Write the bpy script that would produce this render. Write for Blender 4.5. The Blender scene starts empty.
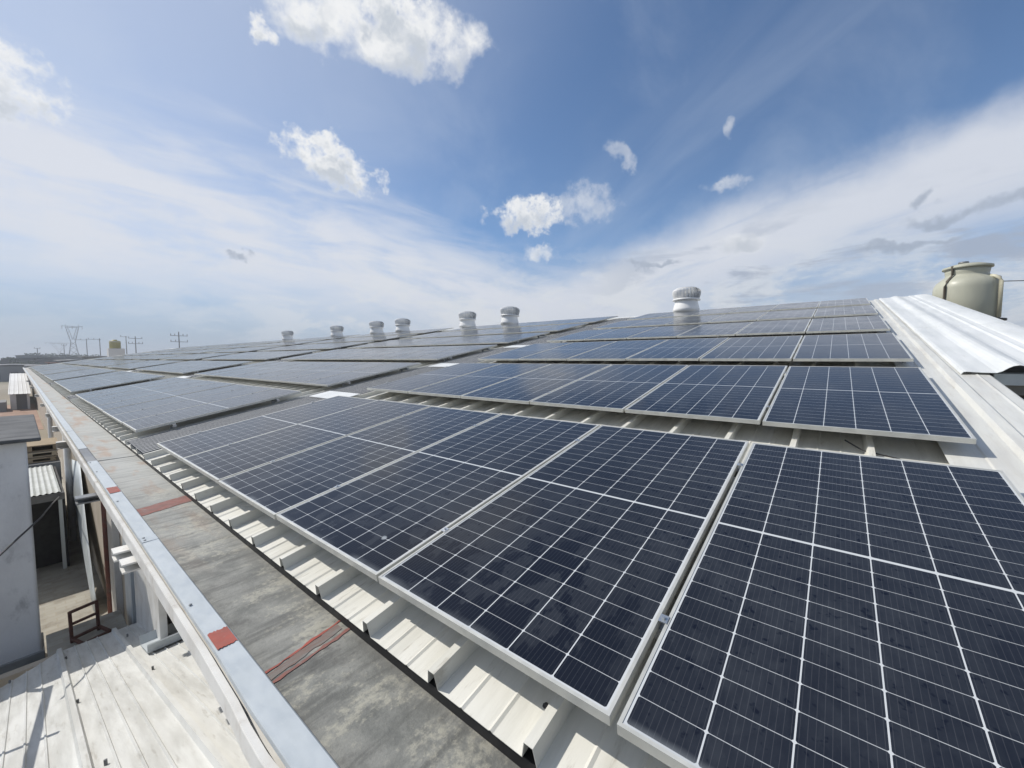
import bpy, bmesh, math, random
from mathutils import Vector, Matrix, noise as mnoise
random.seed(7)
R = math.radians
C = bpy.context.scene.collection
S = bpy.context.scene

# ------------------------------------------------------------------ camera, sky, sun, exposure
cam_d = bpy.data.cameras.new('camera'); cam = bpy.data.objects.new('camera', cam_d); C.objects.link(cam)
cam.location = (-0.98555, -0.43867, 0.99466)
cam.rotation_euler = (R(90 - 3.5695), 0, R(-51.079))
cam_d.sensor_fit = 'HORIZONTAL'; cam_d.sensor_width = 36.0
cam_d.lens = 36.0 * 398.684 / 1024.0
cam_d.clip_start = 0.05; cam_d.clip_end = 9000
S.camera = cam
S.render.engine = 'CYCLES'
S.render.resolution_x = 1024; S.render.resolution_y = 768
S.view_settings.view_transform = 'Standard'
S.view_settings.look = 'None'
S.view_settings.gamma = 1.0
S.view_settings.use_curve_mapping = False
S.view_settings.exposure = 0.0
SUN_AZ, SUN_EL = -25.0, 46.0          # azimuth measured from +Y towards +X

sun_d = bpy.data.lights.new('sun', 'SUN'); sun_d.energy = 3.9; sun_d.angle = R(0.53); sun_d.color = (1.0, .95, .87)
sun = bpy.data.objects.new('sun', sun_d); C.objects.link(sun)
sd = Vector((math.sin(R(SUN_AZ)) * math.cos(R(SUN_EL)), math.cos(R(SUN_AZ)) * math.cos(R(SUN_EL)), math.sin(R(SUN_EL))))
sun.rotation_euler = sd.to_track_quat('Z', 'Y').to_euler()


class NT:
    """small helper for node graphs"""
    def __init__(s, tree):
        s.t = tree; s.n = tree.nodes; s.l = tree.links

    def new(s, typ, **kw):
        n = s.n.new(typ)
        for k, v in kw.items():
            setattr(n, k, v)
        return n

    def put(s, sock, v):
        if isinstance(v, bpy.types.NodeSocket):
            s.l.new(v, sock)
        elif v is not None:
            try:
                sock.default_value = v
            except Exception:
                sock.default_value = (v[0], v[1], v[2], 1.0)

    def m(s, op, a, b=None, c=None, clamp=False):
        n = s.new('ShaderNodeMath', operation=op, use_clamp=clamp)
        s.put(n.inputs[0], a)
        if b is not None: s.put(n.inputs[1], b)
        if c is not None: s.put(n.inputs[2], c)
        return n.outputs[0]

    def dot(s, a, v):
        n = s.new('ShaderNodeVectorMath', operation='DOT_PRODUCT')
        s.put(n.inputs[0], a); n.inputs[1].default_value = v
        return n.outputs['Value']

    def vec(s, op, a, b):
        n = s.new('ShaderNodeVectorMath', operation=op)
        s.put(n.inputs[0], a); s.put(n.inputs[1], b)
        return n.outputs[0]

    def ss(s, x, lo, hi, a=0.0, b=1.0):
        n = s.new('ShaderNodeMapRange', interpolation_type='SMOOTHSTEP')
        s.put(n.inputs[0], x)
        n.inputs[1].default_value = lo; n.inputs[2].default_value = hi
        n.inputs[3].default_value = a; n.inputs[4].default_value = b
        return n.outputs[0]

    def noise(s, vec, scale, detail=5, rough=.55, dist=0.0):
        n = s.new('ShaderNodeTexNoise')
        if vec is not None: s.l.new(vec, n.inputs['Vector'])
        n.inputs['Scale'].default_value = scale; n.inputs['Detail'].default_value = detail
        n.inputs['Roughness'].default_value = rough; n.inputs['Distortion'].default_value = dist
        return n.outputs[0]

    def mix(s, f, a, b):
        n = s.new('ShaderNodeMix', data_type='RGBA')
        s.put(n.inputs[0], f); s.put(n.inputs[6], a); s.put(n.inputs[7], b)
        return n.outputs[2]

    def comb(s, x, y, z):
        n = s.new('ShaderNodeCombineXYZ')
        s.put(n.inputs[0], x); s.put(n.inputs[1], y); s.put(n.inputs[2], z)
        return n.outputs[0]


def build_world():
    w = bpy.data.worlds.new('World'); S.world = w; w.use_nodes = True
    t = NT(w.node_tree); t.n.clear()
    sky = t.new('ShaderNodeTexSky', sky_type='NISHITA')
    sky.sun_disc = False; sky.sun_elevation = R(SUN_EL); sky.sun_rotation = R(SUN_AZ)
    sky.altitude = 1500; sky.air_density = 1.0; sky.dust_density = 0.9; sky.ozone_density = 1.6
    D = t.new('ShaderNodeTexCoord').outputs['Generated']
    n1 = t.noise(D, 9.0, 8, .6)
    n2 = t.noise(D, 26.0, 6, .62)
    nlow = t.noise(D, 2.6, 4, .55)
    z = t.dot(D, (0, 0, 1))
    # streak coordinates: stretched along each band's direction
    # --- left cirrus band (great circle)
    sL = t.dot(D, (0.0041, 0.2492, -0.9684))
    aL = t.dot(D, (0.914, -0.397, -0.098))
    strL = t.noise(t.comb(t.m('MULTIPLY', aL, 2.0), t.m('MULTIPLY', sL, 9.0), 0.3), 2.2, 7, .58, .4)
    sLw = t.m('ADD', sL, t.m('MULTIPLY', t.m('SUBTRACT', strL, .5), .22))
    up = t.ss(sLw, -.20, -.015)
    # the band is widest on the left, narrower towards the middle
    wide = t.ss(aL, -.25, .55, -.06, .05)
    up = t.ss(t.m('SUBTRACT', sLw, wide), -.17, .02)
    dn = t.ss(sLw, .05, .20, 1.0, 0.06)
    bandL = t.m('MULTIPLY', up, dn)
    bandL = t.m('MULTIPLY', bandL, t.ss(t.m('ADD', strL, t.m('MULTIPLY', t.m('SUBTRACT', n1, .5), .5)), .24, .60, .42, 1.0))
    # --- right cirrus sheet: sharp upper edge, streaky underneath
    sR = t.dot(D, (0.338, -0.1983, -0.92))
    aR = t.dot(D, (-0.60, 0.70, -0.37))
    strR = t.noise(t.comb(t.m('MULTIPLY', aR, 1.8), t.m('MULTIPLY', sR, 12.0), 1.7), 2.0, 7, .6, .5)
    sRw = t.m('ADD', sR, t.m('MULTIPLY', t.m('SUBTRACT', t.noise(D, 7.0, 6, .6), .5), .10))
    edge = t.ss(sRw, -.035, .055)
    under = t.ss(sR, .09, .20, 1.0, .42)
    streak = t.ss(t.m('ADD', strR, t.m('MULTIPLY', under, .28)), .46, .74, .38, 1.0)
    xr = t.dot(D, (0.6283, -0.778, 0))
    bandR = t.m('MULTIPLY', t.m('MULTIPLY', edge, under), streak)
    # --- thin wisp high on the right, thin veil patches in the clear part
    sW = t.dot(D, (0.4981, -0.433, -0.7513))
    wn = t.noise(t.comb(t.m('MULTIPLY', t.dot(D, (.7, -.3, .6)), 2.2), t.m('MULTIPLY', sW, 6.), 4.1), 1.9, 5, .5, .25)
    wisp = t.m('MULTIPLY', t.ss(t.m('ABSOLUTE', sW), .0, .13, 1., 0.), t.ss(wn, .25, .95, 0, .42))
    veil = t.m('MULTIPLY', t.ss(t.noise(D, 3.6, 6, .58, .35), .44, .80, 0, .36), t.ss(z, .1, .5, 1., .6))
    # --- cumulus puffs: ellipses on the sphere broken up by noise
    CUM = [
        ([4.0826, -2.7288, 0.0012], [5.2, 7.9, -12.8], [0.4463, 0.668, 0.5955], 1.0),
        ([8.1799, -6.5781, 1.0618], [9.227, 8.8774, -16.0861], [0.4444, 0.6518, 0.6146], 1.0),
        ([35., -23., 13.5], [22., 14.5, -31.], [0.2909, 0.7775, 0.5575], 1.0),
        ([8.7, -3.3, -2.5], [-1.75, 10.4, -19.6], [0.4234, 0.8148, 0.3961], 1.0),
        ([26.773, -8.7749, -9.3664], [-4.1622, 16.1076, -26.9878], [0.4119, 0.809, 0.4193], 1.0),
        ([6.2, -8.6, 0.1427], [6.4809, 4.2779, -21.8333], [0.755, 0.563, 0.334], .95),
        ([14.3665, -20.2429, -0.4055], [10.9095, 8.8095, -53.2617], [0.7911, 0.5564, 0.2541], .85),
        ([4.9, -28., 2.3], [26.5891, -0.9421, -68.2272], [0.9157, 0.1898, 0.3542], .75),
        ([6.0, -76., 18.], [31.4683, -11.2265, -58.2067], [0.88, 0.1733, 0.4423], .55),
        ([11.5644, -11.1251, -12.7984], [0.2943, 45.8252, -39.5678], [0.8262, 0.3652, 0.4291], .45),
        ([3.7987, -19.9241, -1.8326], [8.292, 4.9724, -36.8716], [0.9581, 0.1608, 0.2371], .6),
        ([12., 1.5, -4.2], [-5.5, 6.1, -13.7], [-0.01, 0.9168, 0.3986], .92),
        ([7., -12., -.8], [6.2, 5.0, -21.3], [0.8218, 0.4518, 0.3472], .55),
    ]
    GR = [
        ([40.9, -13., 0.53], [6.2, 16.2, -82.], [0.2934, 0.9336, 0.2056]),
        ([-5.5, -55., -1.9], [29., 0.2, -104.], [0.9569, -0.107, 0.27]),
        ([4.2, -22., -2.0], [12., 7.2, -54.], [0.9581, 0.1608, 0.2330]),
        ([3.2, -16., -1.0], [22., 4.5, -120.], [0.912, 0.330, 0.2220]),
        ([-1., -11., -.6], [20., -1.5, -95.], [0.9720, -0.090, 0.2000]),
        ([-1., -9., -.3], [20., -3., -70.], [0.9480, -0.185, 0.2450]),
    ]
    warp = t.m('ADD', t.m('MULTIPLY', t.m('SUBTRACT', n1, .5), 2.8), t.m('MULTIPLY', t.m('SUBTRACT', n2, .5), 1.3))

    wn1 = t.new('ShaderNodeTexNoise'); t.l.new(D, wn1.inputs['Vector']); wn1.inputs['Scale'].default_value = 11.; wn1.inputs['Detail'].default_value = 7; wn1.inputs['Roughness'].default_value = .54
    off = t.vec('MULTIPLY', t.vec('SUBTRACT', wn1.outputs['Color'], (.5, .5, .5)), (.12, .12, .12))
    DW = t.vec('ADD', D, off)
    wn2 = t.new('ShaderNodeTexNoise'); t.l.new(D, wn2.inputs['Vector']); wn2.inputs['Scale'].default_value = 24.; wn2.inputs['Detail'].default_value = 6; wn2.inputs['Roughness'].default_value = .56
    DS = t.vec('ADD', D, t.vec('MULTIPLY', t.vec('SUBTRACT', wn2.outputs['Color'], (.5, .5, .5)), (.075, .075, .075)))

    n3 = t.noise(D, 55.0, 5, .6)
    warp_s = t.m('ADD', t.m('MULTIPLY', t.m('SUBTRACT', n2, .5), 2.7), t.m('MULTIPLY', t.m('SUBTRACT', n3, .5), 1.5))

    def blob(e1, e2, c):
        d = t.vec('SUBTRACT', DW if e1[0] < 6.1 else DS, c)
        u = t.dot(d, e1); v = t.dot(d, e2)
        r2 = t.m('ADD', t.m('MULTIPLY', u, u), t.m('MULTIPLY', v, v))
        fld = t.m('MAXIMUM', t.m('SUBTRACT', 1.0, r2), -4.0)
        fld = t.m('ADD', fld, warp if e1[0] < 6.1 else warp_s)
        return fld, v
    nlump = t.noise(DW, 15., 3, .5)
    cum = None; core = None
    for e1, e2, c, amt in CUM:
        fld, v = blob(e1, e2, c)
        a = t.m('MULTIPLY', t.ss(fld, -.05, .95) if amt > .9 else t.ss(fld, -.35, 1.5), amt)
        k = t.ss(t.m('ADD', t.m('ADD', t.m('MULTIPLY', fld, .55), t.m('MULTIPLY', v, .55)), t.m('MULTIPLY', t.m('SUBTRACT', nlump, .5), 3.2)), .25, 1.15)      # thick middle and underside are greyer
        k = t.m('MULTIPLY', k, a)
        cum = a if cum is None else t.m('MAXIMUM', cum, a)
        core = k if core is None else t.m('MAXIMUM', core, k)
    grey = None
    for e1, e2, c in GR:
        fld, v = blob(e1, e2, c)
        a = t.ss(fld, .0, 1.2, 0, .80)
        grey = a if grey is None else t.m('MAXIMUM', grey, a)
    # --- sky colour, graded a little towards the photograph's periwinkle blue
    g = t.new('ShaderNodeMix', data_type='RGBA', blend_type='MULTIPLY'); g.inputs[0].default_value = 1.0
    t.l.new(sky.outputs[0], g.inputs[6]); g.inputs[7].default_value = (SKY_R, SKY_G, SKY_B, 1)
    col = g.outputs[2]
    glow = t.ss(t.dot(D, tuple(sd)), .42, .97, 0, .55)                      # hazy whitening of the sky towards the sun
    col = t.mix(glow, col, (6.6, 7.1, 8.2, 1))
    col = t.mix(t.ss(z, -.02, .30, .92, 0.0), col, (2.9, 3.7, 5.1, 1))
    # unseen broken overcast added behind the viewer for neutral fill light
    back = t.m('MULTIPLY', t.ss(t.dot(D, (.777, .627, .1)), -.15, .35, 1, 0), t.ss(t.noise(D, 3.2, 6, .6), .36, .60, .05, .40))
    col = t.mix(back, col, (7.4, 7.5, 7.6, 1))
    thin = t.m('MAXIMUM', wisp, veil)
    col = t.mix(thin, col, (6.2, 6.9, 8.0, 1))
    col = t.mix(t.m('MULTIPLY', bandL, .96), col, (7.3, 7.6, 8.3, 1))
    col = t.mix(t.m('MULTIPLY', bandR, .95), col, (7.0, 7.35, 8.1, 1))
    # low bank of broken cloud over the ridge
    lowb = t.m('MULTIPLY', t.ss(t.noise(t.vec('MULTIPLY', D, (1, 1, 2.6)), 6.5, 8, .64, .3), .45, .60),
               t.m('MULTIPLY', t.ss(z, .10, .30, 1, 0), t.ss(xr, -.75, -.2, .25, 1.)))
    col = t.mix(t.m('MULTIPLY', lowb, .85), col, (7.4, 7.7, 8.1, 1))
    gst = t.m('MULTIPLY', t.ss(t.noise(t.vec('MULTIPLY', D, (1, 1, 4.5)), 4.2, 7, .6, .4), .52, .64), t.m('MULTIPLY', t.ss(z, .05, .16, .2, 1), t.m('MULTIPLY', t.ss(z, .20, .32, 1, 0), t.ss(xr, .10, .45))))
    col = t.mix(t.m('MULTIPLY', gst, .85), col, (3.9, 4.5, 5.6, 1))
    col = t.mix(grey, col, (3.6, 4.2, 5.2, 1))
    cc = t.mix(t.m('MULTIPLY', core, .9), (8.9, 9.0, 9.1, 1), (5.3, 5.8, 6.5, 1))
    col = t.mix(cum, col, cc)
    bg = t.new('ShaderNodeBackground'); t.l.new(col, bg.inputs[0]); bg.inputs[1].default_value = 0.1
    out = t.new('ShaderNodeOutputWorld'); t.l.new(bg.outputs[0], out.inputs[0])


HAZE = .0013
SKY_R, SKY_G, SKY_B = 1.06, 1.24, 1.36
build_world()

# ------------------------------------------------------------------ frame of the roof plane
TH = R(10.38764)
ct, st = math.cos(TH), math.sin(TH)
def P(x, y, z=0.0):            # along the slope, along the eave, off the panel plane -> world
    return Vector((x * ct - z * st, y, x * st + z * ct))
YZ = -3.0                      # raised yard behind the annex
GZ = -4.2                      # ground level

# ------------------------------------------------------------------ helpers
def obj(name, bm, mat, parent=None, smooth=False):
    me = bpy.data.meshes.new(name); bm.normal_update(); bm.to_mesh(me); bm.free()
    for mm in (mat if isinstance(mat, (list, tuple)) else [mat]):
        me.materials.append(mm)
    if smooth:
        for p_ in me.polygons: p_.use_smooth = True
    o = bpy.data.objects.new(name, me); C.objects.link(o)
    if parent: o.parent = parent
    return o

def tag(o, label, cat, group=None, kind=None):
    if label: o['label'] = label
    if cat: o['category'] = cat
    if group: o['group'] = group
    if kind: o['kind'] = kind
    return o

def thing(name, label, cat, loc=(0, 0, 0), rz=0.0, group=None):
    o = bpy.data.objects.new(name, None); C.objects.link(o); o.empty_display_size = .2
    o.location = loc; o.rotation_euler = (0, 0, rz)
    return tag(o, label, cat, group)

def BM(): return bmesh.new()

def box(bm, x0, x1, y0, y1, z0, z1, f=None, mi=0):
    f = f or (lambda x, y, z: Vector((x, y, z)))
    v = [bm.verts.new(f(x, y, z)) for z in (z0, z1) for y in (y0, y1) for x in (x0, x1)]
    for q in ((0, 2, 3, 1), (4, 5, 7, 6), (0, 1, 5, 4), (2, 6, 7, 3), (0, 4, 6, 2), (1, 3, 7, 5)):
        fc = bm.faces.new([v[i] for i in q]); fc.material_index = mi
    return bm

def bar(bm, a, b, w, h=None, upv=(0, 0, 1)):
    """rectangular bar between two points"""
    a, b = Vector(a), Vector(b); h = h or w
    d = (b - a).normalized(); u = Vector(upv)
    if abs(d.dot(u)) > .98: u = Vector((1, 0, 0))
    s = d.cross(u).normalized() * (w / 2); u = s.cross(d).normalized() * (h / 2)
    v = []
    for p_ in (a, b):
        v += [bm.verts.new(p_ + s * i + u * j) for i, j in ((-1, -1), (1, -1), (1, 1), (-1, 1))]
    for q in ((3, 2, 1, 0), (4, 5, 6, 7), (0, 1, 5, 4), (1, 2, 6, 5), (2, 3, 7, 6), (3, 0, 4, 7)):
        bm.faces.new([v[i] for i in q])

def tube(bm, pts, r, n=8):
    pts = [Vector(p_) for p_ in pts]; rings = []
    for i, p_ in enumerate(pts):
        d = (pts[min(i + 1, len(pts) - 1)] - pts[max(i - 1, 0)]).normalized()
        u = Vector((0, 0, 1)) if abs(d.z) < .95 else Vector((1, 0, 0))
        s = d.cross(u).normalized(); u = s.cross(d)
        rr = r[i] if isinstance(r, (list, tuple)) else r
        rings.append([bm.verts.new(p_ + (s * math.cos(2 * math.pi * k / n) + u * math.sin(2 * math.pi * k / n)) * rr) for k in range(n)])
    for A, B in zip(rings, rings[1:]):
        for k in range(n): bm.faces.new((A[k], A[(k + 1) % n], B[(k + 1) % n], B[k]))
    bm.faces.new(rings[0][::-1]); bm.faces.new(rings[-1])

def lathe(bm, prof, n=40, c=(0, 0, 0), cap=True):
    rings = []
    for r_, z_ in prof:
        rings.append([bm.verts.new((c[0] + r_ * math.cos(2 * math.pi * k / n), c[1] + r_ * math.sin(2 * math.pi * k / n), c[2] + z_)) for k in range(n)])
    for A, B in zip(rings, rings[1:]):
        for k in range(n): bm.faces.new((A[k], A[(k + 1) % n], B[(k + 1) % n], B[k]))
    if cap: bm.faces.new(rings[0][::-1]); bm.faces.new(rings[-1])

def extrude_profile(bm, prof, ts, f, closed=False):
    """prof: 2-D points, ts: stations, f(t, a, b) -> world"""
    rows = [[bm.verts.new(f(t_, a, b)) for a, b in prof] for t_ in ts]
    n = len(prof)
    for A, B in zip(rows, rows[1:]):
        for k in range(n if closed else n - 1):
            bm.faces.new((A[k], A[(k + 1) % n], B[(k + 1) % n], B[k]))
    if closed:
        bm.faces.new(rows[0][::-1]); bm.faces.new(rows[-1])

def solidify(o, th, off=-1):
    md = o.modifiers.new('thickness', 'SOLIDIFY'); md.thickness = th; md.offset = off
    return o

def bevel(o, w, seg=2):
    md = o.modifiers.new('soft_edge', 'BEVEL'); md.width = w; md.segments = seg; md.limit_method = 'ANGLE'
    return o

# ------------------------------------------------------------------ materials
def base_mat(name, rough=.6, metal=0.0, spec=.5):
    m = bpy.data.materials.new(name); m.use_nodes = True
    t = NT(m.node_tree); b = m.node_tree.nodes['Principled BSDF']
    b.inputs['Roughness'].default_value = rough; b.inputs['Metallic'].default_value = metal
    b.inputs['Specular IOR Level'].default_value = spec
    return m, t, b

def pos(t): return t.new('ShaderNodeNewGeometry').outputs['Position']
def objc(t): return t.new('ShaderNodeTexCoord').outputs['Object']

def bump(t, b, h, strength, dist=.01):
    n = t.new('ShaderNodeBump'); n.inputs['Strength'].default_value = strength; n.inputs['Distance'].default_value = dist
    t.l.new(h, n.inputs['Height']); t.l.new(n.outputs[0], b.inputs['Normal'])

def worn(name, c1, c2, scale=3.0, rough=.6, metal=0.0, stretch=(1, 1, 1), c3=None, s3=14., lo=.38, hi=.68, bmp=0.0, amt3=.7, spec=.5):
    """two-tone weathered surface with an optional third stain colour"""
    m, t, b = base_mat(name, rough, metal, spec)
    v = t.vec('MULTIPLY', pos(t), stretch)
    col = t.mix(t.ss(t.noise(v, scale, 7, .62), lo, hi), (*c1, 1), (*c2, 1))
    if c3:
        col = t.mix(t.ss(t.noise(v, s3, 8, .68), .56, .74, 0, amt3), col, (*c3, 1))
    t.l.new(col, b.inputs['Base Color'])
    r_ = t.ss(t.noise(v, scale * 2.3, 4), .3, .7, max(rough - .12, .03), min(rough + .12, 1)); t.l.new(r_, b.inputs['Roughness'])
    if bmp: bump(t, b, t.noise(v, scale * 9, 6, .6), bmp)
    return m

M = {}
M['roof'] = worn('painted_roof_sheet', (.71, .70, .64), (.60, .59, .53), 2.5, .5, 0, (.6, 4, 1), (.36, .33, .27), 7., bmp=.08, amt3=.75)
M['roof_low'] = worn('white_annex_sheet', (.66, .665, .645), (.52, .52, .495), 2.2, .5, 0, (5, .6, 1), (.33, .31, .27), 6., amt3=.7, bmp=.06)
M['white_sheet'] = worn('white_capping_sheet', (.70, .715, .71), (.62, .64, .635), 1.6, .6, 0, (.5, 3, 1), (.50, .49, .45), 6., amt3=.5, bmp=.03)
M['cream_sheet'] = worn('cream_capping_sheet', (.65, .65, .61), (.56, .55, .51), 2.6, .45, 0, (.5, 4, 1), (.42, .38, .30), 8., amt3=.5, bmp=.04)
M['white_paint'] = worn('white_painted_steel', (.72, .71, .68), (.60, .58, .54), 4., .5, 0, (1, 1, .5), (.33, .25, .19), 8., amt3=.5)
M['beige_wall'] = worn('beige_painted_wall', (.52, .46, .38), (.44, .38, .30), 3., .8, 0, (1, 1, .4), (.30, .25, .20), 9., amt3=.5)
M['galv'] = worn('galvanised_flange', (.47, .51, .535), (.42, .46, .485), 11., .5, .1, (1, .4, 1), (.55, .585, .60), 90., amt3=.5)
M['galv_dark'] = worn('weathered_galvanised', (.22, .23, .24), (.15, .155, .165), 4., .45, .4, (1, .3, 1))
M['old_sheet'] = worn('dark_old_corrugation', (.16, .163, .165), (.10, .103, .105), 4., .6, .1, (.5, 4, 1))
M['galv_wall'] = worn('pale_blue_sheet', (.58, .63, .65), (.50, .545, .57), 3., .5, .1, (1, 1, .4))
M['alu'] = worn('aluminium_frame', (.58, .58, .54), (.50, .50, .465), 8., .42, .25, spec=.5)
M['alu_bright'] = worn('bright_clamp', (.66, .67, .68), (.58, .6, .6), 8., .3, .8)
M['rail'] = worn('rail_aluminium', (.42, .43, .44), (.34, .35, .36), 6., .4, .6)
M['black'] = worn('black_rubber_and_shade', (.012, .012, .013), (.02, .02, .021), 6., .6)  # rubber on the cable, painted shade in the gutter strips and bay
M['dark_metal'] = worn('dark_fascia', (.05, .05, .053), (.035, .034, .035), 4., .6)
M['mid_grey'] = worn('grey_fascia', (.30, .31, .31), (.22, .23, .23), 4., .5, .1)
M['vent'] = worn('white_turbine_metal', (.80, .80, .79), (.72, .73, .73), 3., .45, .0)
M['vent_dark'] = worn('turbine_shadow_core', (.10, .105, .11), (.07, .072, .075), 3., .6)
M['tank'] = worn('beige_tank_plastic', (.45, .45, .36), (.39, .39, .315), 2., .5, 0, (1, 1, .35), (.30, .285, .22), 5., amt3=.6)
M['tank_pipe'] = worn('pale_pipe', (.62, .60, .46), (.55, .52, .40), 4., .45)
M['strap'] = worn('brown_strap', (.10, .085, .06), (.07, .06, .045), 5., .7)
M['red'] = worn('red_paint_mark', (.36, .08, .055), (.27, .075, .055), 9., .7, 0, (1, 1, 1), (.30, .25, .23), 30., amt3=.75)
M['red_dull'] = worn('faded_red_paint', (.25, .10, .08), (.19, .10, .085), 12., .7, 0, (1, 1, 1), (.24, .22, .20), 20., amt3=.9)
M['red_faint'] = worn('washed_out_red_paint', (.19, .135, .115), (.20, .19, .175), 10., .8, 0, (1, 6, 1), (.17, .17, .16), 25., amt3=.8)
M['rust'] = worn('rusty_steel', (.11, .045, .03), (.07, .03, .022), 12., .75)
M['concrete'] = worn('grey_render', (.72, .725, .73), (.60, .605, .615), 1.6, .85, 0, (1, 1, .6), (.34, .345, .36), 4., amt3=.8, bmp=.35)
M['slab'] = worn('dark_weathered_slab', (.095, .10, .105), (.065, .067, .07), 2.0, .85, 0, (1, 3, 1), (.16, .165, .17), 8., amt3=.7, bmp=.2)
M['timber'] = worn('pallet_timber', (.38, .30, .20), (.27, .21, .14), 5., .85, 0, (1, 8, 1))
M['timber_pale'] = worn('pale_timber', (.52, .44, .32), (.42, .35, .25), 5., .85, 0, (1, 6, 1))
M['lattice'] = worn('translucent_corrugated', (.58, .60, .58), (.48, .50, .48), 3., .5)
M['pylon'] = worn('pylon_steel', (.27, .28, .29), (.22, .23, .24), .3, .5, .3)
M['pole'] = worn('concrete_pole', (.20, .20, .20), (.16, .16, .16), .5, .8)
M['far_dark'] = worn('far_dark_wall', (.10, .095, .095), (.07, .066, .066), .05, .9)
M['far_grey'] = worn('far_grey_wall', (.26, .26, .26), (.20, .20, .205), .05, .9)
M['far_white'] = worn('far_white_roof', (.70, .70, .69), (.60, .60, .59), .1, .6)
M['far_brick'] = worn('far_brick_wall', (.20, .09, .06), (.15, .07, .05), .1, .9)
M['terrace'] = worn('reddish_paving', (.34, .22, .16), (.28, .18, .135), .6, .9, 0, (1, 1, 1), (.38, .30, .24), 3.)
M['leaf'] = worn('tree_leaf', (.04, .06, .028), (.06, .08, .038), .6, .95, spec=.1)
M['bark'] = worn('tree_bark', (.09, .07, .05), (.06, .05, .035), 2., .9)
M['yellow'] = worn('yellow_far_tank', (.36, .32, .12), (.30, .27, .10), 1., .6)
M['cable'] = worn('grey_cable', (.055, .055, .06), (.04, .04, .042), 8., .6)


def gutter_mat():
    m, t, b = base_mat('stained_gutter_floor', .75)
    p = pos(t)
    n_ = t.noise(p, 1.3, 8, .65, .2)
    fine = t.noise(p, 30., 8, .72)
    xs = t.noise(t.vec('MULTIPLY', p, (1.2, 9., 1.)), 1.5, 7, .62, .3)       # run-off streaks across the gutter
    lich = t.noise(t.vec('MULTIPLY', p, (2.0, 4.2, 1.)), 1.15, 7, .62, .35)
    mott = t.noise(p, 7., 7, .66)
    col = t.mix(t.ss(n_, .36, .66), (.13, .135, .125, 1), (.25, .25, .23, 1))
    col = t.mix(t.ss(mott, .35, .65, 0, .55), col, (.34, .34, .31, 1))
    col = t.mix(t.ss(xs, .47, .66, 0, .70), col, (.095, .097, .09, 1))
    lf = t.m('ADD', t.m('ADD', t.m('ADD', lich, t.ss(t.dot(p, (1, 0, 0)), -.44, -.10, -.10, .03)), t.m('MULTIPLY', t.m('SUBTRACT', fine, .5), .9)), t.m('MULTIPLY', t.m('SUBTRACT', mott, .5), .35))
    col = t.mix(t.ss(lf, .46, .70, 0, .68), col, (.45, .43, .35, 1))
    col = t.mix(t.ss(t.noise(p, 48., 6, .7), .54, .70, 0, .55), col, (.13, .13, .125, 1))
    col = t.mix(t.ss(t.noise(p, 3.1, 7, .65), .56, .68, 0, .7), col, (.085, .083, .078, 1))
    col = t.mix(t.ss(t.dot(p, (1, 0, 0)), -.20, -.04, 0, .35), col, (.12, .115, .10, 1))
    y = t.dot(p, (0, 1, 0))
    far = t.ss(t.m('ADD', y, t.m('MULTIPLY', t.m('SUBTRACT', n_, .5), 3.)), 1.2, 6.8)                                                  # the older, paler stretch beyond the joint
    rustn = t.ss(t.noise(t.vec('MULTIPLY', p, (3., .7, 1)), 1.6, 6, .6), .50, .66, 0, .65)
    pale = t.mix(rustn, t.mix(t.ss(xs, .45, .7), (.47, .475, .45, 1), (.34, .345, .33, 1)), (.42, .27, .18, 1))
    col = t.mix(t.m('MULTIPLY', far, .85), col, pale)
    t.l.new(col, b.inputs['Base Color'])
    bump(t, b, t.m('ADD', fine, t.m('MULTIPLY', mott, 1.5)), .5, .008)
    return m
M['gutter'] = gutter_mat()


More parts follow.
